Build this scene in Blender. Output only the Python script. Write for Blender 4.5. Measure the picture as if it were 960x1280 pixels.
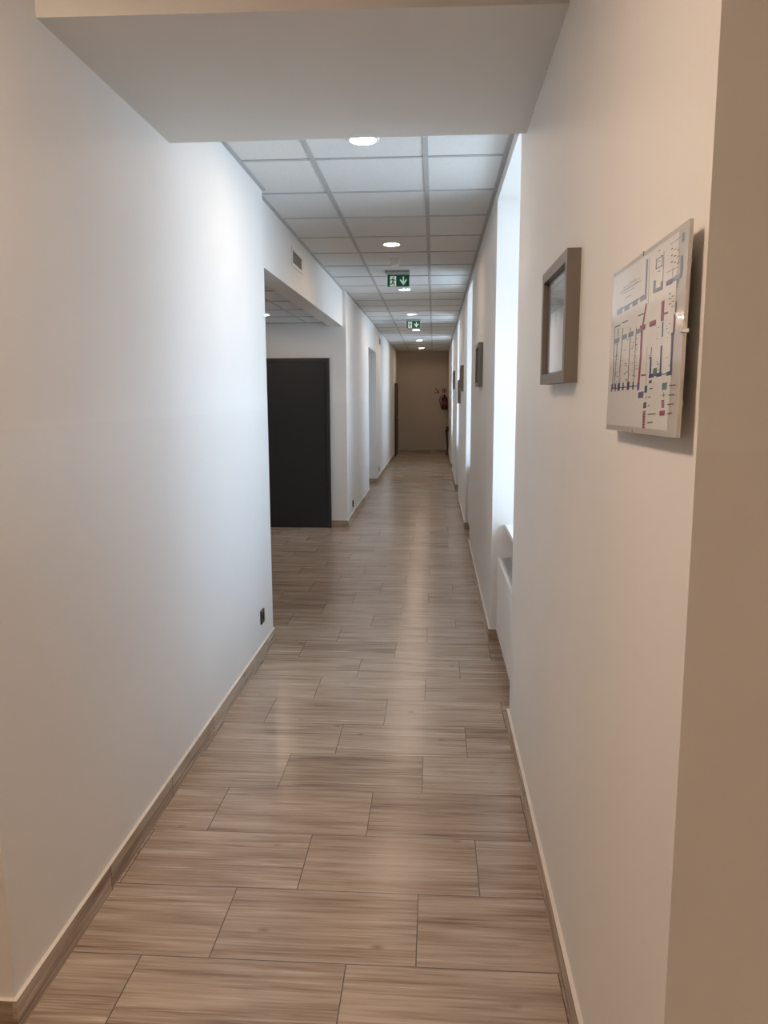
import bpy, bmesh, math, random
from mathutils import Vector, Matrix
for o in list(bpy.data.objects): bpy.data.objects.remove(o)
scene = bpy.context.scene
COL = scene.collection
random.seed(4)

# ------------------------------------------------------------------ camera
CAM_H = 1.61
cd = bpy.data.cameras.new('camera'); cam = bpy.data.objects.new('camera', cd); COL.objects.link(cam)
right = Vector((0.99785048, 0.06544439, -0.00338255))
down = Vector((0.00637221, -0.14827246, -0.98892602))
fwd = Vector((-0.0652212, 0.98677875, -0.14837077))
cam.matrix_world = Matrix(((right.x, -down.x, -fwd.x, 0), (right.y, -down.y, -fwd.y, 0),
                           (right.z, -down.z, -fwd.z, CAM_H), (0, 0, 0, 1)))
cd.sensor_fit = 'VERTICAL'; cd.sensor_height = 36; cd.sensor_width = 27
cd.lens = 965 / 1280 * 36
cd.clip_start = 0.02
scene.camera = cam

# ------------------------------------------------------------------ light
SKY = 8.0
LAMP = 128.0
HALL_LAMP = 108.0
scene.view_settings.view_transform = 'Standard'
scene.view_settings.look = 'None'
scene.view_settings.exposure = 0.36
scene.view_settings.gamma = 1.0
scene.view_settings.use_curve_mapping = False
w = bpy.data.worlds.new('sky'); scene.world = w; w.use_nodes = True
nt = w.node_tree; nt.nodes.clear()
tc = nt.nodes.new('ShaderNodeTexCoord'); sp = nt.nodes.new('ShaderNodeSeparateXYZ')
rp = nt.nodes.new('ShaderNodeValToRGB'); bg = nt.nodes.new('ShaderNodeBackground'); ow = nt.nodes.new('ShaderNodeOutputWorld')
mr = nt.nodes.new('ShaderNodeMapRange'); mr.inputs[1].default_value = -1; mr.inputs[2].default_value = 1
nt.links.new(tc.outputs['Generated'], sp.inputs[0]); nt.links.new(sp.outputs[2], mr.inputs[0])
nt.links.new(mr.outputs[0], rp.inputs[0]); nt.links.new(rp.outputs[0], bg.inputs[0]); nt.links.new(bg.outputs[0], ow.inputs[0])
rp.color_ramp.elements[0].position = 0.47; rp.color_ramp.elements[0].color = (0.52, 0.67, 0.83, 1)
rp.color_ramp.elements[1].position = 0.52; rp.color_ramp.elements[1].color = (0.53, 0.74, 1.0, 1)
bg.inputs[1].default_value = SKY

NICHES = [(3.63, 4.96), (8.15, 9.30), (12.30, 13.40), (16.50, 17.60)]
for y0, y1 in NICHES:                      # sky portals in the window openings (they only guide sampling)
    ld = bpy.data.lights.new('window_portal', 'AREA'); ld.shape = 'RECTANGLE'
    ld.size = 1.95; ld.size_y = y1 - y0; ld.cycles.is_portal = True
    lo = bpy.data.objects.new('window_portal', ld); COL.objects.link(lo)
    lo.location = (0.93, (y0 + y1) / 2, 1.8); lo.rotation_euler = (0, math.radians(90), 0)

# ------------------------------------------------------------------ materials
def principled(name, color, rough=0.5, metal=0.0, spec=0.5, coat=0.0, emit=None, estr=0.0):
    m = bpy.data.materials.new(name); m.use_nodes = True
    b = m.node_tree.nodes['Principled BSDF']
    b.inputs['Base Color'].default_value = (*color, 1); b.inputs['Roughness'].default_value = rough
    b.inputs['Metallic'].default_value = metal; b.inputs['Specular IOR Level'].default_value = spec
    b.inputs['Coat Weight'].default_value = coat; b.inputs['Coat Roughness'].default_value = 0.02
    if emit:
        b.inputs['Emission Color'].default_value = (*emit, 1); b.inputs['Emission Strength'].default_value = estr
    return m

class NT:
    def __init__(s, m): s.t = m.node_tree; s.b = s.t.nodes['Principled BSDF']
    def n(s, kind, **kw):
        x = s.t.nodes.new(kind)
        for k, v in kw.items(): setattr(x, k, v)
        return x
    def l(s, a, b): s.t.links.new(a, b)
    def math(s, op, a, b=None, c=None):
        x = s.n('ShaderNodeMath', operation=op)
        for i, v in enumerate((a, b, c)):
            if v is None: continue
            if isinstance(v, (int, float)): x.inputs[i].default_value = v
            else: s.l(v, x.inputs[i])
        return x.outputs[0]
    def vec(s, x, y, z):
        v = s.n('ShaderNodeCombineXYZ')
        for i, q in enumerate((x, y, z)):
            if isinstance(q, (int, float)): v.inputs[i].default_value = q
            else: s.l(q, v.inputs[i])
        return v.outputs[0]
    def noise(s, vec, scale, detail=4, rough=0.5, dist=0.0):
        x = s.n('ShaderNodeTexNoise'); s.l(vec, x.inputs['Vector'])
        x.inputs['Scale'].default_value = scale; x.inputs['Detail'].default_value = detail
        x.inputs['Roughness'].default_value = rough; x.inputs['Distortion'].default_value = dist
        return x.outputs[0]
    def ramp(s, fac, stops):
        r = s.n('ShaderNodeValToRGB'); s.l(fac, r.inputs[0]); e = r.color_ramp.elements
        while len(e) < len(stops): e.new(0.5)
        for q, (p, c) in zip(e, stops): q.position = p; q.color = (*c, 1)
        return r.outputs[0]
    def mix(s, fac, a, b, blend='MIX'):
        x = s.n('ShaderNodeMix', data_type='RGBA', blend_type=blend)
        for i, v in ((0, fac), (6, a), (7, b)):
            if isinstance(v, (int, float)): x.inputs[i].default_value = v
            elif isinstance(v, tuple): x.inputs[i].default_value = (*v, 1)
            else: s.l(v, x.inputs[i])
        return x.outputs[2]
    def bump(s, h, strength=0.1, dist=0.001):
        x = s.n('ShaderNodeBump'); x.inputs['Strength'].default_value = strength; x.inputs['Distance'].default_value = dist
        s.l(h, x.inputs['Height']); s.l(x.outputs[0], s.b.inputs['Normal'])

def wall_paint():
    m = principled('wall_paint', (0.76, 0.735, 0.69), 0.55); g = NT(m)
    pos = g.n('ShaderNodeNewGeometry').outputs['Position']; s = g.n('ShaderNodeSeparateXYZ'); g.l(pos, s.inputs[0])
    wob = g.math('MULTIPLY', g.math('SUBTRACT', g.noise(pos, 9, 3), 0.5), 0.004)
    up = g.math('GREATER_THAN', g.math('ADD', s.outputs[2], wob), 1.53)       # washable paint below 1.53 m, matt above
    mott = g.ramp(g.noise(pos, 1.6, 3), [(0.3, (0.97, 0.97, 0.97)), (0.7, (1, 1, 1))])
    c = g.mix(up, (0.795, 0.766, 0.723), (0.815, 0.79, 0.75))
    g.l(g.mix(1.0, c, mott, 'MULTIPLY'), g.b.inputs['Base Color'])
    mrn = g.n('ShaderNodeMapRange'); g.l(up, mrn.inputs[0]); mrn.inputs[3].default_value = 0.48; mrn.inputs[4].default_value = 0.6
    g.l(mrn.outputs[0], g.b.inputs['Roughness'])
    g.bump(g.noise(pos, 220, 2), 0.12, 0.001)
    return m

def wood_tile(name, axis, grid, dark=1.0):
    m = principled(name, (0.4, 0.3, 0.2), 0.3, spec=0.5); g = NT(m)
    pos = g.n('ShaderNodeNewGeometry').outputs['Position']; s = g.n('ShaderNodeSeparateXYZ'); g.l(pos, s.inputs[0])
    X, Y, Z = s.outputs
    if axis == 'X': L, C = X, Y
    else: L, C = Y, Z
    if axis == 'XZ': L, C = X, Z
    if grid:
        v = g.math('DIVIDE', g.math('SUBTRACT', Y, 1.985), 0.3257); row = g.math('FLOOR', v)
        k = g.math('ADD', row, 1.0)
        u = g.math('DIVIDE', g.math('SUBTRACT', g.math('ADD', X, 0.2447), g.math('MULTIPLY', k, 0.2)), 0.6)
    else:
        u = g.math('DIVIDE', g.math('ADD', L, 0.13), 0.6); row = g.math('FLOOR', g.math('MULTIPLY', X, 0.7))
        v = g.math('ADD', g.math('MULTIPLY', C, 0), 0.5)
    col = g.math('FLOOR', u); fu = g.math('FRACT', u); fv = g.math('FRACT', v)
    du = g.math('MULTIPLY', g.math('MINIMUM', fu, g.math('SUBTRACT', 1.0, fu)), 0.6)
    dv = g.math('MULTIPLY', g.math('MINIMUM', fv, g.math('SUBTRACT', 1.0, fv)), 0.3257)
    d = g.math('MINIMUM', du, dv)
    grout = g.math('LESS_THAN', d, 0.0017)
    wn = g.n('ShaderNodeTexWhiteNoise', noise_dimensions='3D'); g.l(g.vec(col, row, 3.3), wn.inputs[0])
    ws = g.n('ShaderNodeSeparateXYZ'); g.l(wn.outputs['Color'], ws.inputs[0])
    l2 = g.math('ADD', L, g.math('MULTIPLY', ws.outputs[0], 40)); c2 = g.math('ADD', C, g.math('MULTIPLY', ws.outputs[1], 40))
    v1 = g.vec(g.math('MULTIPLY', l2, 1.2), g.math('MULTIPLY', c2, 44), 0)
    v2 = g.vec(g.math('MULTIPLY', l2, 1.1), g.math('MULTIPLY', c2, 9), 1.7)
    v3 = g.vec(g.math('MULTIPLY', l2, 5), g.math('MULTIPLY', c2, 150), 4.7)
    n1 = g.noise(v1, 1.5, 5, 0.62, 0.6); n2 = g.noise(v2, 1.5, 3, 0.5, 0.8); n3 = g.noise(v3, 1.0, 2)
    f = g.math('ADD', g.math('MULTIPLY', n1, 0.55), g.math('ADD', g.math('MULTIPLY', n2, 0.42), g.math('MULTIPLY', n3, 0.16)))
    f = g.math('ADD', f, g.math('MULTIPLY', g.math('SUBTRACT', ws.outputs[2], 0.5), 0.07))
    D = lambda c: tuple(q * dark for q in c)
    c = g.ramp(f, [(0.41, D((0.205, 0.136, 0.096))), (0.51, D((0.350, 0.260, 0.192))), (0.60, D((0.455, 0.357, 0.275))), (0.74, D((0.56, 0.46, 0.365)))])
    v4 = g.vec(g.math('MULTIPLY', l2, 3.0), g.math('MULTIPLY', c2, 95), 9.1)
    st = g.ramp(g.noise(v4, 1.0, 3, 0.6, 0.4), [(0.54, (1, 1, 1)), (0.68, (0.70, 0.64, 0.60))]); c = g.mix(1.0, c, st, 'MULTIPLY')
    vo = g.n('ShaderNodeTexVoronoi'); vo.inputs['Scale'].default_value = 1.0
    g.l(g.vec(g.math('MULTIPLY', l2, 5.5), g.math('MULTIPLY', c2, 10), 0), vo.inputs['Vector'])
    kn = g.ramp(vo.outputs['Distance'], [(0.03, (0.42, 0.36, 0.32)), (0.08, (0.74, 0.70, 0.67)), (0.15, (1, 1, 1))])
    vs = g.n('ShaderNodeSeparateXYZ'); g.l(vo.outputs['Color'], vs.inputs[0])
    c = g.mix(g.math('GREATER_THAN', vs.outputs[0], 0.72), c, g.mix(1.0, c, kn, 'MULTIPLY'))
    c = g.mix(grout, c, D((0.11, 0.085, 0.065)))
    g.l(c, g.b.inputs['Base Color'])
    r = g.math('ADD', 0.17, g.math('MULTIPLY', n1, 0.16)); g.l(r, g.b.inputs['Roughness'])
    g.bump(g.math('MINIMUM', g.math('DIVIDE', d, 0.003), 1.0), 0.25, 0.001)
    return m

def ceiling_tile():
    m = principled('ceiling_tile', (0.74, 0.74, 0.72), 0.9, spec=0.2); g = NT(m)
    pos = g.n('ShaderNodeNewGeometry').outputs['Position']
    g.l(g.ramp(g.noise(pos, 160, 3), [(0.35, (0.69, 0.69, 0.67)), (0.6, (0.75, 0.75, 0.73))]), g.b.inputs['Base Color'])
    return m

def artwork_and_glare(name, seed):
    m = principled(name, (0.5, 0.55, 0.58), 0.6); g = NT(m)
    co = g.n('ShaderNodeTexCoord').outputs['Object']; s = g.n('ShaderNodeSeparateXYZ'); g.l(co, s.inputs[0])
    z = g.math('MULTIPLY', s.outputs[2], 3.0)
    n = g.noise(g.vec(seed, g.math('MULTIPLY', s.outputs[1], 10), g.math('MULTIPLY', s.outputs[2], 5)), 1.5, 5, 0.6)
    f = g.math('ADD', z, g.math('MULTIPLY', g.math('SUBTRACT', n, 0.5), 0.55))
    g.l(g.ramp(f, [(0.10, (0.90, 0.92, 0.94)), (0.42, (0.84, 0.87, 0.89)), (0.52, (0.36, 0.40, 0.43)),  # whitened lower tones also paint in the bright reflection on the glass
                   (0.72, (0.42, 0.47, 0.50)), (0.80, (0.56, 0.63, 0.66)), (0.95, (0.50, 0.60, 0.66))]), g.b.inputs['Base Color'])
    return m

def glass(name):
    m = bpy.data.materials.new(name); m.use_nodes = True; t = m.node_tree; t.nodes.clear()
    a = t.nodes.new('ShaderNodeBsdfTransparent'); b = t.nodes.new('ShaderNodeBsdfGlossy'); b.inputs['Roughness'].default_value = 0.02
    x = t.nodes.new('ShaderNodeMixShader'); w_ = t.nodes.new('ShaderNodeLayerWeight')
    p = t.nodes.new('ShaderNodeMath'); p.operation = 'POWER'; p.inputs[1].default_value = 5.0; t.links.new(w_.outputs['Facing'], p.inputs[0])
    w_.inputs[0].default_value = 0.5
    f = t.nodes.new('ShaderNodeMath'); f.operation = 'MULTIPLY_ADD'; f.inputs[1].default_value = 0.9; f.inputs[2].default_value = 0.03; t.links.new(p.outputs[0], f.inputs[0])
    o = t.nodes.new('ShaderNodeOutputMaterial')
    t.links.new(f.outputs[0], x.inputs[0]); t.links.new(a.outputs[0], x.inputs[1]); t.links.new(b.outputs[0], x.inputs[2]); t.links.new(x.outputs[0], o.inputs[0])
    return m

M = dict(
    wall=wall_paint(), floor=wood_tile('floor_wood_tile', 'X', True), skirt=wood_tile('skirting_wood_y', 'Y', False, 0.95),
    skirt_x=wood_tile('skirting_wood_x', 'XZ', False, 0.95), caulk=principled('skirting_top_bead', (0.74, 0.68, 0.61), 0.45),
    ceil=ceiling_tile(), bar=principled('grid_bar', (0.46, 0.46, 0.45), 0.6), plaster=principled('plaster', (0.72, 0.70, 0.66), 0.7),
    white=principled('white_plastic', (0.82, 0.82, 0.81), 0.35), rad=principled('white_enamel', (0.76, 0.74, 0.71), 0.3),
    grille=principled('grille_metal', (0.55, 0.53, 0.51), 0.4, 0.3), darkgap=principled('dark_cavity', (0.03, 0.03, 0.03), 0.8),
    vent=principled('vent_metal', (0.50, 0.48, 0.45), 0.5), black=principled('black_plastic', (0.012, 0.012, 0.014), 0.35),
    door=principled('anthracite_door', (0.021, 0.022, 0.022), 0.45), doorframe=principled('anthracite_frame', (0.030, 0.030, 0.030), 0.4),
    steel=principled('brushed_steel', (0.6, 0.6, 0.6), 0.3, 1.0), frame=principled('taupe_frame', (0.205, 0.178, 0.155), 0.45),
    mat=principled('picture_mount', (0.30, 0.28, 0.26), 0.7), glass=glass('clear_glass'),
    green=principled('sign_green', (0.004, 0.085, 0.045), 0.35, emit=(0.0, 0.25, 0.12), estr=0.05),
    signwhite=principled('sign_white', (0.75, 0.82, 0.78), 0.4, emit=(0.75, 1.0, 0.85), estr=0.25),
    signgrey=principled('sign_housing', (0.42, 0.42, 0.40), 0.5), red=principled('extinguisher_red', (0.10, 0.006, 0.008), 0.3),
    signred=principled('sign_red', (0.24, 0.035, 0.035), 0.5), rubber=principled('black_rubber', (0.015, 0.012, 0.012), 0.5),
    label=principled('paper_label', (0.40, 0.32, 0.29), 0.6), darkwood=principled('dark_wood', (0.028, 0.018, 0.012), 0.4),
    lamp=principled('lit_diffuser', (0.9, 0.9, 0.88), 0.4, emit=(1.0, 0.755, 0.57), estr=LAMP),
    endwall=principled('dimmed_end_wall_beige', (0.47, 0.395, 0.305), 0.6),  # beige darkened so the dimness of the far end sits in the colour
    bandlabel=principled('faded_label', (0.20, 0.07, 0.065), 0.5),
    hall_lamp=principled('hall_lamp_diffuser', (0.9, 0.9, 0.88), 0.4, emit=(1.0, 0.755, 0.57), estr=HALL_LAMP),
    acrylic=principled('acrylic_board', (0.68, 0.66, 0.63), 0.12, coat=1.0), paper=principled('plan_paper', (0.86, 0.85, 0.82), 0.25, coat=1.0),
)
def ink(name, c): M[name] = principled('print_' + name, c, 0.3, coat=1.0)
ink('navy', (0.05, 0.065, 0.20)); ink('slate', (0.20, 0.235, 0.32)); ink('crimson', (0.36, 0.045, 0.08)); ink('purple', (0.16, 0.08, 0.24))
ink('leaf', (0.10, 0.22, 0.11)); ink('charcoal', (0.06, 0.05, 0.06)); ink('teal', (0.10, 0.22, 0.20)); ink('olive', (0.16, 0.14, 0.06)); ink('grey', (0.20, 0.19, 0.20))

# ------------------------------------------------------------------ mesh helpers
class MB:
    def __init__(s): s.v = []; s.f = []; s.mi = []
    def add(s, vs, fs, mi=0):
        o = len(s.v); s.v += [tuple(p) for p in vs]
        for f in fs: s.f.append(tuple(i + o for i in f)); s.mi.append(mi)
    def box(s, x0, x1, y0, y1, z0, z1, mi=0, top=None):
        vs = [(x0, y0, z0), (x1, y0, z0), (x1, y1, z0), (x0, y1, z0), (x0, y0, z1), (x1, y0, z1), (x1, y1, z1), (x0, y1, z1)]
        s.add(vs, [(0, 3, 2, 1), (0, 1, 5, 4), (1, 2, 6, 5), (2, 3, 7, 6), (3, 0, 4, 7)], mi)
        s.add(vs[4:], [(0, 1, 2, 3)], mi if top is None else top)
        return s
    def hexa(s, lo, hi, mi=0):
        s.add(list(lo) + list(hi), [(3, 2, 1, 0), (4, 5, 6, 7), (0, 1, 5, 4), (1, 2, 6, 5), (2, 3, 7, 6), (3, 0, 4, 7)], mi); return s
    def prism(s, pts, vec, mi=0):
        n = len(pts); a = [Vector(p) for p in pts]; b = [p + Vector(vec) for p in a]
        s.add(a + b, [tuple(range(n))[::-1], tuple(range(n, 2 * n))] + [(i, (i + 1) % n, (i + 1) % n + n, i + n) for i in range(n)], mi); return s
    def lathe(s, prof, c, axis='Z', n=32, mi=0, cap=True):
        vs = []
        for r, h in prof:
            for k in range(n):
                a = 2 * math.pi * k / n; p, q = r * math.cos(a), r * math.sin(a)
                d = {'Z': (p, q, h), 'X': (h, p, q), 'Y': (p, h, q)}[axis]
                vs.append((c[0] + d[0], c[1] + d[1], c[2] + d[2]))
        fs = [(i * n + k, i * n + (k + 1) % n, (i + 1) * n + (k + 1) % n, (i + 1) * n + k) for i in range(len(prof) - 1) for k in range(n)]
        if cap: fs += [tuple(range(n))[::-1], tuple(range((len(prof) - 1) * n, len(prof) * n))]
        s.add(vs, fs, mi); return s
    def tube(s, pts, r, n=10, mi=0):
        P = [Vector(p) for p in pts]; vs = []
        rr = r if isinstance(r, (list, tuple)) else [r] * len(P)
        for i, p in enumerate(P):
            t = (P[min(i + 1, len(P) - 1)] - P[max(i - 1, 0)]).normalized()
            u = t.cross(Vector((0.31, 0.17, 0.93)) if abs(t.z) < 0.9 else Vector((1, 0.1, 0))).normalized(); w_ = t.cross(u)
            for k in range(n):
                a = 2 * math.pi * k / n; vs.append(p + (u * math.cos(a) + w_ * math.sin(a)) * rr[i])
        m = len(P)
        fs = [(i * n + k, i * n + (k + 1) % n, (i + 1) * n + (k + 1) % n, (i + 1) * n + k) for i in range(m - 1) for k in range(n)]
        fs += [tuple(range(n))[::-1], tuple(range((m - 1) * n, m * n))]
        s.add(vs, fs, mi); return s
    def build(s, name, mats, parent=None, origin=None, bevel=0, smooth=False, seg=2):
        if not isinstance(mats, (list, tuple)): mats = [mats]
        off = Vector((0, 0, 0)); po = Vector((0, 0, 0)); q = parent
        while q is not None: po += q.location; q = q.parent
        o3 = Vector(origin) if origin is not None else po
        me = bpy.data.meshes.new(name)
        me.from_pydata([tuple(Vector(p) - o3) for p in s.v], [], s.f)
        for m in mats: me.materials.append(m)
        for p, i in zip(me.polygons, s.mi): p.material_index = i
        bm = bmesh.new(); bm.from_mesh(me); bmesh.ops.recalc_face_normals(bm, faces=bm.faces); bm.to_mesh(me); bm.free()
        o = bpy.data.objects.new(name, me); COL.objects.link(o); o.location = o3 - po
        if parent: o.parent = parent
        if bevel:
            b = o.modifiers.new('bevel', 'BEVEL'); b.width = bevel; b.segments = seg; b.limit_method = 'ANGLE'
        if smooth:
            for p in me.polygons: p.use_smooth = True
            e = o.modifiers.new('split', 'EDGE_SPLIT'); e.split_angle = math.radians(40)
        return o

def struct(name, mb, mats, parent=None, **kw):
    o = mb.build(name, mats, parent, **kw)
    if parent is None: o['kind'] = 'structure'
    return o
def thing(name, label, cat, loc, group=None, kind=None):
    e = bpy.data.objects.new(name, None); COL.objects.link(e); e.location = loc; e.empty_display_size = 0.05
    if kind: e['kind'] = kind
    else: e['label'] = label; e['category'] = cat
    if group: e['group'] = group
    return e
def copy_tree(o, parent=None):
    c = o.copy(); COL.objects.link(c)
    if parent: c.parent = parent
    for ch in list(o.children): copy_tree(ch, c)
    return c
def dup(o, loc, label=None):
    c = copy_tree(o); c.location = loc
    if label: c['label'] = label
    return c

# ------------------------------------------------------------------ setting
XL, XF, XP, XR, XO = -1.065, -1.11, -1.085, 0.372, 0.95
CZ, HZ, YE = 2.86, 2.48, 22.14
struct('floor', MB().box(-4, 3.2, -2.5, YE + .3, -0.1, 0), M['floor'])

# left wall: near block, lintel over the side hall, pier, lintel of the recess, far block
b = MB()
b.box(-4, XL, 1.704, 4.90, 0, CZ + .04)
b.box(-1.27, XF, 4.90, 9.40, 2.435, CZ + .04)
b.box(-4, -1.07, 9.40, 9.52, 0, CZ + .04); b.box(-4, XP, 9.52, 12.72, 0, CZ + .04)
b.box(-4, XP, 12.72, 14.30, 2.40, CZ + .04); b.box(-4, -2.6, 12.72, 14.30, 0, 2.40)
b.box(-4, XP, 14.30, YE, 0, CZ + .04)
struct('wall_left', b, M['wall'])
# right wall: piers between deep window niches, headers, parapets under the windows
ys = [1.128] + [v for n in NICHES for v in n] + [YE]
for i in range(0, len(ys), 2):
    b = MB().box(XR, XO, ys[i], ys[i + 1], 0, CZ + .04)
    if i == 0: b.box(XO, 3.2, 1.128, 1.4, 0, CZ + .04)
    struct('wall_right', b, M['wall'])
for y0, y1 in NICHES:
    struct('wall_right', MB().box(XR, XO, y0, y1, 2.785, CZ + .04), M['wall'])
    struct('wall_right', MB().box(0.54, XO, y0, y1, 0, 0.757), M['wall'])
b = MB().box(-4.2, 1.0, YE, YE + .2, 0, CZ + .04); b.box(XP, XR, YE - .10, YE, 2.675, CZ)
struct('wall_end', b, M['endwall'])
struct('wall_back', MB().box(-4, 3.2, -2.7, -2.5, 0, CZ + .04), M['wall'])
struct('wall_side', MB().box(-4.2, -4, -2.7, YE, 0, CZ + .04), M['wall'])
struct('wall_entrance', MB().box(3.2, 3.4, -2.7, 1.4, 0, CZ + .04), M['wall'])

# dropped plaster beam across the corridor just ahead of the camera
lo = [(XL, 2.159, 2.608), (XR, 2.401, 2.706), (XR, 3.444, 2.690), (XL, 3.205, 2.612)]
struct('trim_1', MB().hexa(lo, [(x, y, CZ + .02) for x, y, z in lo]), M['plaster'])

# ceilings
struct('ceiling', MB().box(-4.2, 3.4, -2.7, YE + .2, CZ, CZ + .12), M['ceil'])
struct('ceiling_side', MB().box(-4, -1.27, 4.90, 9.40, HZ, HZ + .12), M['ceil'])
g = MB(); z0, z1 = CZ - .004, CZ + .002
for xa, xb in ((-.655, -.738), (-.056, -.094)):
    g.hexa([(xa - .014, 3.1, z0), (xa + .014, 3.1, z0), (xb + .014, YE - .1, z0), (xb - .014, YE - .1, z0)], [(xa - .014, 3.1, z1), (xa + .014, 3.1, z1), (xb + .014, YE - .1, z1), (xb - .014, YE - .1, z1)])
for k in range(-2, 27):
    y = 4.31 + .68 * k
    if y < YE - .12: g.box(XP - .02, XR, y - .012, y + .012, z0 - .0005, z1)
g.box(XR - .024, XR, 3.1, YE - .1, z0 - .001, z1)
g.box(XL, XL + .024, 3.1, 4.90, z0 - .001, z1); g.box(XF, XF + .024, 4.90, 9.40, z0 - .001, z1); g.box(XP, XP + .024, 9.4, YE - .1, z0 - .001, z1)
struct('trim_2', g, M['bar'])
g = MB(); z0, z1 = HZ - .004, HZ + .002
for x in (-1.53, -2.14, -2.75, -3.36): g.box(x - .012, x + .012, 4.9, 9.4, z0, z1)
for k in range(7): g.box(-4, -1.27, 5.16 + .695 * k - .012, 5.16 + .695 * k + .012, z0 - .0005, z1)
g.box(-1.294, -1.27, 4.9, 9.4, z0 - .001, z1); g.box(-4, -1.27, 9.376, 9.4, z0 - .001, z1)
struct('trim_3', g, M['bar'])

# skirting of the same wood-look tile
T, BH = .012, .09
bl = MB(); MT = [M['skirt'], M['skirt_x'], M['caulk']]
def sk(mb, x0, x1, y0, y1, mi): mb.box(x0, x1, y0, y1, 0, BH, mi, 2)
sk(bl, XL, XL + T, 1.704 - T, 4.90 + T, 0); sk(bl, -4, XL, 1.704 - T, 1.704, 1); sk(bl, -4, XL, 4.90, 4.90 + T, 1)
sk(bl, -1.27, -1.07, 9.40 - T, 9.40, 1); sk(bl, -1.07, -1.07 + T, 9.40 - T, 9.52, 0); sk(bl, XP, XP + T, 9.52, 12.72 + T, 0)
sk(bl, -2.6, XP, 12.72, 12.72 + T, 1); sk(bl, -2.6, XP, 14.30 - T, 14.30, 1); sk(bl, XP, XP + T, 14.30 - T, 20.84, 0); sk(bl, -4, -2.28, 9.40 - T, 9.40, 1)
struct('baseboard_left', bl, MT)
br = MB()
sk(br, XR - T, XR, 1.128 - T, NICHES[0][0] + T, 0); sk(br, XR, 3.2, 1.128 - T, 1.128, 1)
for i, (y0, y1) in enumerate(NICHES):
    ye = NICHES[i + 1][0] + T if i < 3 else YE
    sk(br, XR - T, XR, y1 - T, ye, 0); sk(br, XR, 0.54, y1 - T, y1, 1); sk(br, XR, 0.54, y0, y0 + T, 1); sk(br, 0.54 - T, 0.54, y0 + T, y1 - T, 0)
struct('baseboard_right', br, MT)
be = MB(); sk(be, XP + .06, XR - T, YE - T, YE, 1); struct('baseboard_end', be, MT)

# windows in the niches
def window(i, y0, y1):
    e = thing('window_%d' % i, None, None, (0.80, (y0 + y1) / 2, 0.80), kind='structure')
    f = MB(); x0, x1, za, zb, t = .79, .86, .787, 2.785, .06
    f.box(x0, x1, y0, y0 + t, za, zb); f.box(x0, x1, y1 - t, y1, za, zb); f.box(x0, x1, y0 + t, y1 - t, za, za + t); f.box(x0, x1, y0 + t, y1 - t, zb - t, zb)
    ym = (y0 + y1) / 2
    f.box(x0, x1, ym - .05, ym + .05, za + t, zb - t); f.box(x0 + .005, x1, y0 + t, y1 - t, 2.12, 2.19)
    f.build('window_frame', M['white'], e, bevel=.004)
    MB().box(.822, .828, y0 + t, y1 - t, za + t, zb - t).build('pane', M['glass'], e)
    MB().box(.456, .79, y0 + .002, y1 - .002, .757, .787).build('window_sill', M['white'], e, bevel=.006)
    h = MB(); h.box(.772, .79, ym + .005, ym + .035, 1.40, 1.50); h.box(.755, .772, ym + .012, ym + .028, 1.34, 1.47)
    h.build('handle', M['white'], e, bevel=.004)
for i, n in enumerate(NICHES): window(i + 1, *n)

# doors
d = thing('door_1', None, None, (-1.77, 9.40, 0), kind='structure')
f = MB(); x0, x1, zt = -2.27, -1.272, 2.065
f.box(x0, x0 + .05, 9.355, 9.40, 0, zt); f.box(x1 - .04, x1, 9.355, 9.40, 0, zt); f.box(x0 + .05, x1 - .04, 9.355, 9.40, zt - .05, zt)
f.build('door_frame', M['doorframe'], d, bevel=.003)
MB().box(x0 + .052, x1 - .042, 9.366, 9.398, .016, zt - .052).build('door_leaf', M['door'], d, bevel=.002)
MB().box(x0 + .05, x1 - .04, 9.372, 9.40, 0, .016).build('door_gap_shade', M['darkgap'], d)  # dark strip stands in for the shade in the gap under the leaf
h = MB().box(-2.185, -2.15, 9.356, 9.366, .95, 1.12); h.tube([(-2.167, 9.356, 1.05), (-2.167, 9.31, 1.05), (-2.05, 9.31, 1.05)], .009)
h.build('door_handle', M['steel'], d, smooth=True)
d = thing('door_2', None, None, (XP, 21.4, 0), kind='structure')
f = MB(); f.box(XP, XP + .045, 20.86, 20.93, 0, 1.95); f.box(XP, XP + .045, 21.86, 21.93, 0, 1.95); f.box(XP, XP + .045, 20.93, 21.86, 1.88, 1.95)
f.build('door_frame', M['darkwood'], d, bevel=.003)
MB().box(XP, XP + .03, 20.932, 21.858, .005, 1.878).build('door_leaf', M['darkwood'], d)
h = MB().box(XP + .03, XP + .04, 21.0, 21.035, .95, 1.1); h.tube([(XP + .04, 21.017, 1.04), (XP + .08, 21.017, 1.04), (XP + .08, 21.13, 1.04)], .009)
h.build('door_handle', M['steel'], d, smooth=True)

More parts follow.
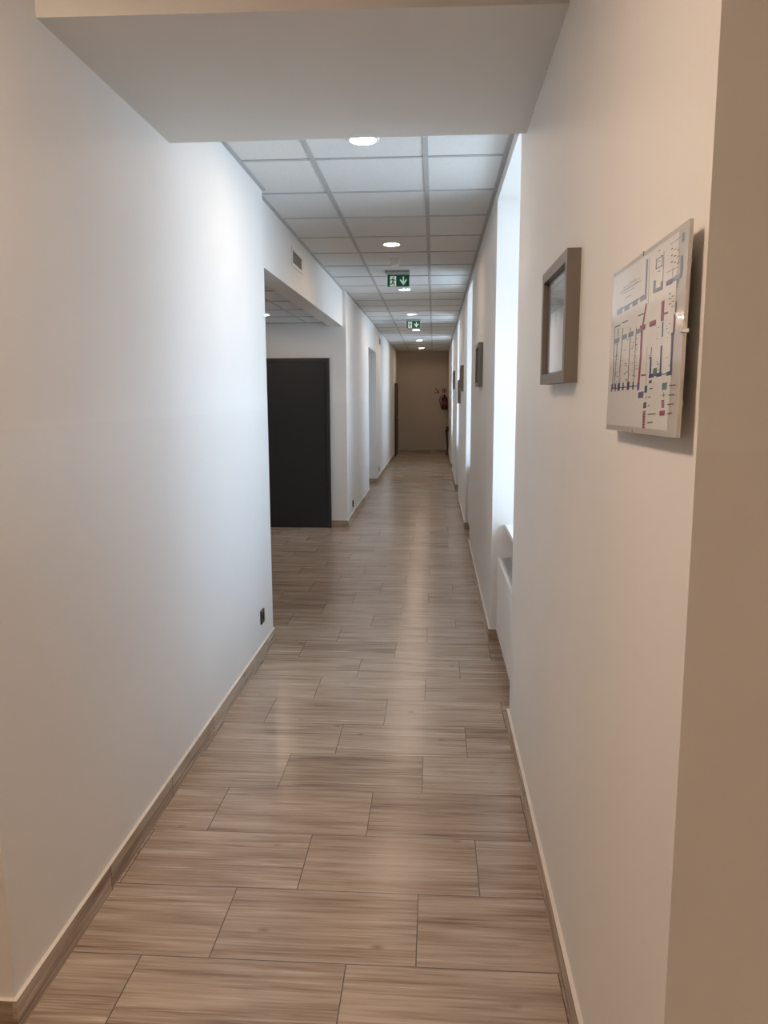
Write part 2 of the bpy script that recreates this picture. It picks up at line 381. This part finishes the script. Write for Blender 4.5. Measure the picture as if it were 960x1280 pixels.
# ------------------------------------------------------------------ ceiling downlights
def downlight(x, y, z, label, group):
    e = thing('downlight', label, 'ceiling light', (x, y, z), group)
    MB().lathe([(.062, -.006), (.064, -.013), (.072, -.014), (.078, -.010), (.080, 0)], (x, y, z - .0), n=40, cap=False).build('trim_ring', M['white'], e, smooth=True)
    MB().lathe([(.0005, -.010), (.063, -.010), (.063, -.002), (.0005, -.002)], (x, y, z), n=40).build('diffuser', M['lamp'], e)
    return e
GL = 'round downlights along the corridor ceiling'
LY = [3.99, 6.63, 9.38, 12.15, 15.02, 17.80, 20.65]
LL = ['round lit downlight right behind the dropped beam, nearest in the corridor',
      'round lit downlight just in front of the white smoke detector',
      'round lit downlight right behind the nearer green exit sign',
      'round lit downlight between the two green exit signs, nearer the farther one',
      'round lit downlight right behind the farther green exit sign',
      'small round lit downlight, second from the far end wall',
      'small round lit downlight closest to the brown end wall']
d0 = downlight(-.360, LY[0], CZ, LL[0], GL)
for y, lab in list(zip(LY, LL))[1:]: dup(d0, (-.368, y, CZ), lab)
c = dup(d0, (-1.835, 8.33, HZ), 'round lit downlight in the lower side hall ceiling above the black door'); c['group'] = 'side hall downlights'
def big_light(x, y, label):
    t = thing('unseen_ceiling_lamp', label, 'ceiling light', (x, y, CZ), 'entrance hall lamps'); c = (x, y, CZ)
    MB().lathe([(.15, -.03), (.155, -.038), (.165, -.038), (.17, -.03), (.17, 0)], c, n=40, cap=False).build('trim_ring', M['white'], t, smooth=True)
    MB().lathe([(.0005, -.034), (.152, -.034), (.152, -.01), (.0005, -.01)], c, n=40).build('diffuser', M['hall_lamp'], t)
big_light(-.9, 1.0, 'round opal ceiling lamp just above the viewer, left of the corridor mouth')
big_light(1.9, -2.0, 'round ceiling lamp added unseen behind the viewer to brighten the entrance wall')  # added lamp, never in view, lifts the entrance wall face

# smoke detector
e = thing('smoke_detector', 'white round smoke detector on the ceiling tiles before the nearer exit sign', 'smoke detector', (-.375, 7.36, CZ))
MB().lathe([(.050, 0), (.050, -.012), (.045, -.018)], (-.375, 7.36, CZ)).build('base', M['white'], e, smooth=True)
h = MB().lathe([(.036, -.018), (.034, -.030), (.040, -.033), (.041, -.046), (.032, -.060), (.012, -.066)], (-.375, 7.36, CZ)); h.build('sensor_head', M['white'], e, smooth=True)

# exit signs
def poly_yplane(mb, pts, y, t, mi=0): mb.prism([(x, y, z) for x, z in pts], (0, t, 0), mi)
def exit_sign(xc, y, label, back, w_=.225):
    e = thing('exit_sign', label, 'exit sign', (xc, y, CZ), 'green exit signs under the ceiling')
    MB().box(xc - w_ / 2 - .008, xc + w_ / 2 + .008, y - back, y + .03, CZ - .022, CZ).build('housing', M['signgrey'], e, bevel=.004)
    zt, zb = CZ - .022, CZ - .138; H = zt - zb; x0 = xc - w_ / 2
    MB().box(x0, x0 + w_, y - .004, y + .004, zb, zt).build('panel', M['green'], e)
    MB().box(x0 - .005, x0, y - .005, y + .005, zb, zt).build('edge_strip', M['signwhite'], e)
    q = lambda u, v: (x0 + u * w_, zb + v * H)
    yf = y - .0046
    m = MB(); poly_yplane(m, [q(.12, .04), q(.40, .04), q(.40, .90), q(.12, .90)], yf, .0008); m.build('doorway_pictogram', M['signwhite'], e)
    m = MB(); yf2 = yf - .0006
    a = [q(.275 + .035 * math.cos(t * .52), .79 + .068 * math.sin(t * .52)) for t in range(12)]; poly_yplane(m, a, yf2, .0008)
    poly_yplane(m, [q(.225, .70), q(.295, .66), q(.285, .38), q(.225, .36)], yf2, .0008)
    poly_yplane(m, [q(.29, .66), q(.37, .54), q(.355, .48), q(.28, .56)], yf2, .0008)
    poly_yplane(m, [q(.235, .68), q(.155, .60), q(.15, .46), q(.175, .46), q(.185, .55), q(.24, .60)], yf2, .0008)
    poly_yplane(m, [q(.225, .38), q(.285, .40), q(.335, .26), q(.325, .07), q(.29, .07), q(.295, .22)], yf2, .0008)
    poly_yplane(m, [q(.225, .40), q(.265, .38), q(.23, .20), q(.14, .17), q(.135, .25), q(.195, .28)], yf2, .0008)
    m.build('running_figure', M['green'], e)
    m = MB()
    poly_yplane(m, [q(.70, .86), q(.76, .86), q(.76, .40), q(.70, .40)], yf, .0008)
    poly_yplane(m, [q(.73, .12), q(.90, .56), q(.865, .66), q(.73, .36), q(.595, .66), q(.56, .56)], yf, .0008)
    m.build('arrow', M['signwhite'], e)
    return e
exit_sign(-.385, 8.18, 'green exit sign with running figure and down arrow, nearer and larger one', .17)
exit_sign(-.370, 13.1, 'green exit sign with running figure and down arrow, farther and smaller one', .10)

# ventilation grilles
def vent(x, y0, y1, z0, z1, label, n):
    e = thing('air_vent', label, 'air vent', (x, (y0 + y1) / 2, z0), None)
    f = MB(); t = .022; f.box(x, x + .008, y0 - t, y1 + t, z1, z1 + t); f.box(x, x + .008, y0 - t, y1 + t, z0 - t, z0); f.box(x, x + .008, y0 - t, y0, z0, z1); f.box(x, x + .008, y1, y1 + t, z0, z1)
    f.build('vent_frame', M['white'], e, bevel=.002)
    MB().box(x, x + .001, y0, y1, z0, z1).build('backing', M['darkgap'], e)
    p = (z1 - z0) / n
    for k in range(n):
        z = z0 + p * k
        l = MB().prism([(x + .001, y0, z + p * .55), (x + .0075, y0, z + p * .05), (x + .0075, y0, z + p * .35), (x + .001, y0, z + p * .85)], (0, y1 - y0, 0)).build('louvre', M['vent'], e)
    return e
vent(XF, 6.125, 6.54, 2.632, 2.73, 'grey louvred air vent high on the white lintel of the side hall', 6)
vent(XP, 15.05, 15.5, 2.60, 2.71, 'small distant air vent high on the left wall past the recess', 4)

# sockets on the left wall
def socket(x, y, z, label):
    e = thing('wall_socket', label, 'socket', (x, y, z), 'black wall sockets'); s = .042
    f = MB(); f.box(x, x + .009, y - s, y + s, z - s, z - .026); f.box(x, x + .009, y - s, y + s, z + .026, z + s)
    f.box(x, x + .009, y - s, y - .026, z - .026, z + .026); f.box(x, x + .009, y + .026, y + s, z - .026, z + .026)
    f.build('face_plate', M['black'], e, bevel=.0015)
    MB().lathe([(.026, .008), (.020, .0075), (.019, .001), (.0005, .001)], (x, y, z), 'X', 24, cap=False).build('socket_insert', M['black'], e, smooth=True)
    p = MB()
    for dy in (-.0095, .0095): p.lathe([(.0025, .001), (.0025, .0022), (.0002, .0022)], (x, y + dy, z), 'X', 10)
    p.lathe([(.0024, .001), (.0024, .008), (.0003, .009)], (x, y, z + .011), 'X', 10)
    p.build('contacts', M['steel'], e)
    return e
s0 = socket(XL, 4.58, .262, 'black square wall socket above the skirting on the nearest left wall')
dup(s0, (XP, 10.12, .20), 'small black wall socket low on the left pier beside the black door')
dup(s0, (XP, 14.98, .20), 'tiny distant wall socket low on the left wall past the recess')

# ------------------------------------------------------------------ picture frames on the right wall
def picture(y0, y1, z0, z1, label, seed):
    e = thing('picture_frame', label, 'picture', (XR, (y0 + y1) / 2, z0), 'taupe picture frames on the right wall')
    t, xf = .030, .336; f = MB()
    def mould(a, b_, c_, d_):     # one moulding, mitred: outer edge a-b, inner edge c-d (y, z)
        f.hexa([(xf, *a), (xf, *b_), (xf, *c_), (xf, *d_)], [(XR, *a), (XR, *b_), (XR, *c_), (XR, *d_)])
    O = [(y0, z0), (y1, z0), (y1, z1), (y0, z1)]; I = [(y0 + t, z0 + t), (y1 - t, z0 + t), (y1 - t, z1 - t), (y0 + t, z1 - t)]
    for k in range(4): mould(O[k], O[(k + 1) % 4], I[(k + 1) % 4], I[k])
    f.build('frame', M['frame'], e)
    MB().box(.352, XR - .0005, y0 + t, y1 - t, z0 + t, z1 - t).build('mount', M['mat'], e)
    a = artwork_and_glare('artwork_and_glare', seed); q = .03
    MB().box(.3512, .352, y0 + t + .004, y1 - t - .03, z0 + t + .006, z1 - t - .006).build('artwork_and_glare', a, e, origin=(.352, (y0 + y1) / 2, z0 + t))
    MB().box(.3478, .3490, y0 + t, y1 - t, z0 + t, z1 - t).build('glazing', M['glass'], e)
    return e
p0 = picture(2.085, 2.545, 1.645, 1.985, 'taupe box frame with grey picture, largest and nearest, beside the plan board', 1.3)
def frame_copy(y, z, label):
    return dup(p0, (XR, y + .23, z), label)
frame_copy(6.20, 1.685, 'taupe picture frame on the pier between the first two window niches')
frame_copy(10.35, 1.67, 'distant picture frame on the second pier, higher of the two there')
frame_copy(11.45, 1.50, 'distant dark picture frame hung lower, at the far end of the second pier')
frame_copy(14.75, 1.74, 'farthest picture frame, on the pier before the last window niche')

# ------------------------------------------------------------------ floor plan board
# crop coordinates of the printed marks (measured off the board) are mapped through its four corners
XB = .346; BY0, BY1, BZ0, BZ1 = 1.139, 1.598, 1.548, 1.852
e = thing('floor_plan_board', 'glossy white board with coloured floor plan on the nearest right wall', 'floor plan', (XR, (BY0 + BY1) / 2, BZ0))
MB().box(XB, XB + .006, BY0, BY1, BZ0, BZ1).build('board', M['acrylic'], e, bevel=.0008)
for yy, zz in ((BY0 + .05, BZ0 + .05), (BY1 - .05, BZ0 + .05), (BY0 + .05, BZ1 - .05), (BY1 - .05, BZ1 - .05)):
    MB().lathe([(.008, 0), (.008, .014)], (XB + .006, yy, zz), 'X', 16).build('standoff', M['steel'], e)
for yy, zz, a in ((BY0 + .24, BZ1 - .002, 0), (BY0 + .25, BZ0 + .002, 0), (BY0 + .0, (BZ0 + BZ1) / 2, 1)):
    m = MB()
    if a: m.box(XB - .003, XB + .008, yy - .003, yy + .005, zz - .003, zz + .003)
    else: m.box(XB - .002, XB + .008, yy - .003, yy + .003, zz - .003, zz + .003)
    m.build('clip', M['steel'], e, bevel=.001)
m = MB().box(XB - .0004, XB, BY0 + .045, BY1 - .006, BZ0 + .010, BZ1 - .008); m.build('paper', M['paper'], e)
RT = ((0.99785048, 0.06544439, -0.00338255), (0.00637221, -0.14827246, -0.98892602), (-0.0652212, 0.98677875, -0.14837077))
def board_pt(cx, cy):            # crop mark -> (y, z) on the board plane
    dx, dy, f_ = (650 + cx / 4 - 480), (260 + cy / 4 - 640), 965.0
    v = [RT[0][i] * dx + RT[1][i] * dy + RT[2][i] * f_ for i in range(3)]
    t = XB / v[0]; return (t * v[1], CAM_H + t * v[2])
PM = {k: i for i, k in enumerate(['navy', 'slate', 'crimson', 'purple', 'leaf', 'charcoal', 'teal', 'olive', 'grey'])}
pr = MB(); lvl = [0]
def quad(a, b_, c_, d_, ink_):
    lvl[0] += 1; x = XB - .0005 - .000002 * lvl[0]
    pr.add([(x, *board_pt(*p)) for p in (a, b_, c_, d_)], [(0, 1, 2, 3)], PM[ink_])
def vbar(x0, y0, x1, y1, w_, k): quad((x0 - w_ / 2, y0), (x0 + w_ / 2, y0 - w_ * .35), (x1 + w_ / 2, y1 - w_ * .1), (x1 - w_ / 2, y1), k)
def hbar(x0, y0, x1, y1, t, k): quad((x0, y0), (x1, y1), (x1, y1 + t), (x0, y0 + t), k)
# battlement of rooms, upper left
vbar(628, 248, 621, 450, 9, 'slate')
for cx, cy in ((494, 490), (530, 472), (570, 450), (608, 428)): quad((cx - 13, cy + 6), (cx + 13, cy - 8), (cx + 12, cy + 20), (cx - 14, cy + 34), 'slate')
hbar(482, 498, 620, 424, 8, 'slate')
# title lines, upper left (too small to read in the photograph)
for x0, y0, x1, y1 in ((540, 360, 578, 338), (512, 384, 598, 336), (510, 398, 590, 352), (493, 410, 600, 350), (505, 416, 566, 384), (520, 436, 552, 420)):
    n = max(3, int((x1 - x0) / 9))
    for k in range(n):
        a = k / n; c_ = (k + .72) / n; hbar(x0 + (x1 - x0) * a, y0 + (y1 - y0) * a, x0 + (x1 - x0) * c_, y0 + (y1 - y0) * c_, 4, 'grey')
# upper right rooms
hbar(742, 178, 806, 130, 4, 'slate'); vbar(809, 122, 806, 168, 13, 'teal'); vbar(801, 238, 797, 345, 11, 'slate')
quad((724, 362), (798, 322), (797, 344), (723, 388), 'slate'); quad((728, 364), (758, 350), (756, 374), (726, 386), 'purple'); vbar(782, 348, 779, 398, 9, 'slate')
vbar(667, 358, 664, 418, 13, 'slate'); hbar(664, 400, 706, 384, 20, 'slate'); vbar(702, 362, 700, 404, 10, 'slate')
for a in ((672, 250, 706, 230), (672, 296, 704, 278)): hbar(*a, 6, 'slate')
vbar(675, 248, 673, 300, 6, 'slate'); vbar(704, 232, 702, 284, 5, 'slate'); vbar(712, 212, 706, 400, 2.5, 'charcoal'); vbar(640, 236, 636, 470, 2, 'grey')
for k in range(9): hbar(746 + (k % 3) * 16, 200 + k * 11 - (k % 3) * 8, 757 + (k % 3) * 16, 194 + k * 11 - (k % 3) * 8, 5, 'grey' if k % 2 else 'charcoal')
for k in range(5): hbar(684 + (k % 2) * 12, 206 + k * 26, 694 + (k % 2) * 12, 202 + k * 26, 4, 'charcoal')
hbar(726, 318, 784, 290, 3, 'crimson'); vbar(757, 296, 755, 340, 3, 'slate'); vbar(776, 466, 774, 520, 6, 'charcoal')
for k in range(6): hbar(738 + (k % 2) * 14, 424 + k * 13, 750 + (k % 2) * 14, 420 + k * 13, 6, 'grey')
# corridors of the plan
vbar(710, 462, 706, 562, 15, 'crimson'); vbar(768, 530, 764, 624, 7, 'crimson'); hbar(708, 522, 736, 514, 10, 'crimson')
vbar(710, 566, 708, 640, 6, 'navy'); vbar(757, 622, 752, 820, 8, 'navy'); vbar(704, 686, 700, 822, 8, 'navy'); vbar(652, 744, 649, 832, 9, 'navy')
for cx, cy in ((656, 826), (694, 822), (744, 818)): quad((cx - 13, cy), (cx + 13, cy - 6), (cx + 12, cy + 16), (cx - 14, cy + 20), 'navy')
hbar(656, 834, 744, 822, 5, 'navy'); quad((664, 798), (684, 794), (682, 830), (662, 834), 'leaf'); quad((752, 622), (764, 620), (763, 634), (751, 638), 'navy')
vbar(627, 470, 606, 600, 8, 'crimson'); vbar(606, 596, 601, 745, 10, 'crimson'); vbar(601, 742, 589, 905, 10, 'crimson'); hbar(604, 826, 628, 824, 8, 'crimson')
quad((596, 580), (624, 572), (622, 598), (594, 606), 'crimson'); quad((644, 562), (676, 552), (675, 580), (642, 590), 'crimson')
quad((592, 914), (618, 910), (616, 942), (590, 944), 'purple'); vbar(630, 884, 628, 918, 13, 'navy'); vbar(592, 866, 590, 898, 12, 'purple')
# classrooms left
for x0, x1 in ((488, 470), (511, 492), (549, 538), (578, 566), (470, 462)): vbar(x0, 588, x1, 888, 2.6, 'charcoal')
vbar(633, 690, 628, 880, 1.8, 'grey'); vbar(655, 690, 652, 760, 3, 'charcoal')
for cx, cy in ((481, 640), (519, 622), (552, 610), (589, 596)): quad((cx - 13, cy + 4), (cx + 13, cy - 6), (cx + 12, cy + 18), (cx - 14, cy + 28), 'slate')
for cx, cy in ((484, 574), (521, 554), (600, 522)): hbar(cx - 14, cy + 6, cx + 14, cy - 6, 6, 'charcoal')
random.seed(8)
for k in range(46):
    cx = random.choice((478, 500, 524, 560, 574)) + random.uniform(-5, 5); cy = random.uniform(650, 860) - (cx - 470) * .08
    hbar(cx, cy, cx + random.uniform(5, 10), cy - 2, 3.5, random.choice(('grey', 'charcoal', 'grey')))
for k in range(16):
    cx = random.choice((640, 682, 726, 738)) + random.uniform(-4, 4); cy = random.uniform(560, 810)
    hbar(cx, cy, cx + random.uniform(5, 12), cy - 2, 3.5, random.choice(('grey', 'charcoal')))
hbar(456, 888, 592, 878, 5, 'navy')
for k, cx in enumerate((460, 478, 494, 516, 541, 566)): vbar(cx, 868 - k * 1.5, cx - 2, 906 - k * 1.5, 12 if k in (2, 4) else 6, 'navy' if k % 2 else 'charcoal')
# legend
quad((711, 874), (735, 870), (733, 906), (709, 908), 'teal'); vbar(719, 920, 717, 944, 3, 'teal'); hbar(708, 934, 730, 932, 3, 'teal')
for k in range(6): hbar(708, 958 + k * 7, 722, 957 + k * 7, 5, 'crimson')
quad((700, 1012), (726, 1010), (724, 1036), (698, 1036), 'crimson')
for x0, x1, y in ((744, 778, 884), (742, 772, 932), (738, 770, 978), (736, 762, 1024), (646, 664, 896), (642, 654, 938), (640, 650, 980), (640, 680, 1024), (638, 666, 1066)): hbar(x0, y, x1, y - 2, 6, 'olive')
vbar(632, 934, 630, 950, 4, 'slate'); vbar(626, 968, 624, 996, 15, 'charcoal')
for k in range(11): hbar(616 - k * .4, 1010 + k * 8, 629 - k * .4, 1009 + k * 8, 6, 'crimson')
vbar(652, 858, 651, 872, 14, 'olive')
pr.build('printed_plan', [M[k] for k in PM], e)
e.rotation_euler = (-.013, .015, 0); e.location.z -= .003     # the board leans back a little, its lower edge out from the wall

# ------------------------------------------------------------------ radiators in the niches
def radiator(y0, y1, label):
    x0, x1, z0, z1 = .402, .500, .112, .600
    e = thing('radiator', label, 'radiator', (.45, (y0 + y1) / 2, z0), 'white panel radiators in the window niches')
    MB().box(x0, x0 + .014, y0 + .012, y1 - .012, z0, z1 - .006).build('front_panel', M['rad'], e, bevel=.005)
    MB().box(x1 - .014, x1, y0 + .012, y1 - .012, z0, z1 - .02).build('rear_panel', M['rad'], e, bevel=.004)
    for ya in (y0, y1 - .010): MB().box(x0 + .004, x1 - .002, ya, ya + .010, z0 + .01, z1 - .004).build('side_panel', M['rad'], e, bevel=.003)
    g = MB(); n = int((y1 - y0 - .04) / .022)
    for k in range(n): g.box(x0 + .02, x1 - .016, y0 + .02 + k * .022, y0 + .031 + k * .022, z1 - .012, z1 - .004)
    g.box(x0 + .014, x0 + .022, y0 + .012, y1 - .012, z1 - .014, z1); g.box(x1 - .020, x1 - .012, y0 + .012, y1 - .012, z1 - .014, z1)
    g.build('top_grille', M['grille'], e)
    MB().box(x0 + .03, x1 - .03, y0 + .03, y1 - .03, z0 + .03, z1 - .06).build('convector', M['grille'], e)
    for ya in (y0 + .2, y1 - .2): MB().box(x1 - .002, .5395, ya - .02, ya + .02, .2, .5).build('bracket', M['white'], e)
    v = MB().lathe([(.016, 0), (.018, .02), (.018, .05), (.012, .06)], (.45, y1 - .03, z1 - .03), 'Z', 16)
    return e
LR = ['white panel radiator under the first window, just past the nearest right wall', 'white panel radiator in the second window niche, past the first pier',
      'white panel radiator in the third window niche, far down the corridor', 'white panel radiator in the last window niche before the end wall']
r0 = radiator(NICHES[0][0] + .14, NICHES[0][1] - .10, LR[0])
for i in (1, 2, 3):
    c = radiator(NICHES[i][0] + .12, NICHES[i][1] - .03, LR[i])

# ------------------------------------------------------------------ end of the corridor
xe, ye = .262, YE - .085
e = thing('fire_extinguisher', 'red fire extinguisher hung on the brown end wall', 'fire extinguisher', (xe, ye, 1.24))
MB().lathe([(.060, 0), (.074, .006), (.080, .02), (.080, .285), (.074, .325), (.052, .352), (.024, .362)], (xe, ye, 1.24), 'Z', 32).build('cylinder', M['red'], e, smooth=True)
MB().lathe([(.082, .0), (.084, .008), (.084, .055), (.082, .06)], (xe, ye, 1.238), 'Z', 32).build('base_ring', M['rubber'], e, smooth=True)
h = MB().lathe([(.022, .36), (.022, .40), (.016, .41)], (xe, ye, 1.24), 'Z', 16); h.build('valve', M['rubber'], e, smooth=True)
h = MB().box(xe - .012, xe + .012, ye - .10, ye + .02, 1.645, 1.653); h.box(xe - .012, xe + .012, ye - .09, ye + .02, 1.672, 1.680); h.build('handle', M['rubber'], e, bevel=.002)
h = MB().tube([(xe - .015, ye, 1.625), (xe - .07, ye - .02, 1.635), (xe - .115, ye - .03, 1.60), (xe - .132, ye - .03, 1.52), (xe - .125, ye - .03, 1.43), (xe - .098, ye - .03, 1.35), (xe - .088, ye - .02, 1.29)], [.010] * 5 + [.012, .015])
h.build('hose', M['rubber'], e, smooth=True)
MB().lathe([(.0812, .13), (.0812, .23)], (xe, ye, 1.24), 'Z', 32, cap=False).build('label_band', M['bandlabel'], e, smooth=True)
MB().box(xe - .03, xe + .03, ye + .075, YE, 1.44, 1.56).build('wall_bracket', M['rubber'], e)

e = thing('extinguisher_sign', 'small red pictogram sign on the end wall right above the extinguisher', 'sign', (.24, YE, 1.69), 'safety signs on the end wall')
MB().box(.165, .325, YE - .004, YE, 1.685, 1.835).build('plate', M['label'], e)
m = MB(); yy = YE - .0052
for pts in ([(.20, 1.815), (.31, 1.815), (.31, 1.795), (.20, 1.795)], [(.20, 1.80), (.222, 1.80), (.222, 1.70), (.20, 1.70)],
            [(.240, 1.80), (.274, 1.80), (.278, 1.70), (.236, 1.70)], [(.290, 1.80), (.310, 1.80), (.310, 1.71), (.290, 1.71)]): poly_yplane(m, pts, yy, .0012)
m.build('pictogram', M['signred'], e)
e = thing('direction_sign', 'small pale sign with red diagonal mark left of the extinguisher sign', 'sign', (.05, YE, 1.66), 'safety signs on the end wall')
MB().box(-.03, .125, YE - .004, YE, 1.665, 1.825).build('plate', M['label'], e)
m = MB()
poly_yplane(m, [(.005, 1.815), (.03, 1.815), (.085, 1.735), (.105, 1.755), (.11, 1.69), (.045, 1.70), (.065, 1.715)], yy, .0012)
poly_yplane(m, [(-.02, 1.69), (.035, 1.715), (.04, 1.70), (-.01, 1.672)], yy, .0012)
m.build('pictogram', M['signred'], e)

# dark half-moon console table standing against the right wall at the far end
yc = 21.4
e = thing('console_table', 'dark wooden console table by the right wall at the far end', 'table', (.33, yc, 0))
pts = [(XR - .002, yc - .33, .745)] + [(XR - .002 - .075 * math.sin(math.pi * k / 12), yc - .33 * math.cos(math.pi * k / 12), .745) for k in range(1, 12)] + [(XR - .002, yc + .33, .745)]
MB().prism(pts, (0, 0, .028)).build('tabletop', M['darkwood'], e, bevel=.003)
MB().prism([(p[0] * .9 + .0365, (p[1] - yc) * .86 + yc, .655) for p in pts], (0, 0, .09)).build('apron', M['darkwood'], e)
for dy, xx in ((-.22, .318), (.22, .318), (0, .305)):
    MB().tube([(xx, yc + dy, .70), (xx + .004, yc + dy, .60), (xx + .022, yc + dy, .42), (xx + .034, yc + dy, .25), (xx + .028, yc + dy, .10), (xx + .012, yc + dy, 0.0)],
              [.022, .022, .017, .013, .011, .014]).build('leg', M['darkwood'], e, smooth=True)
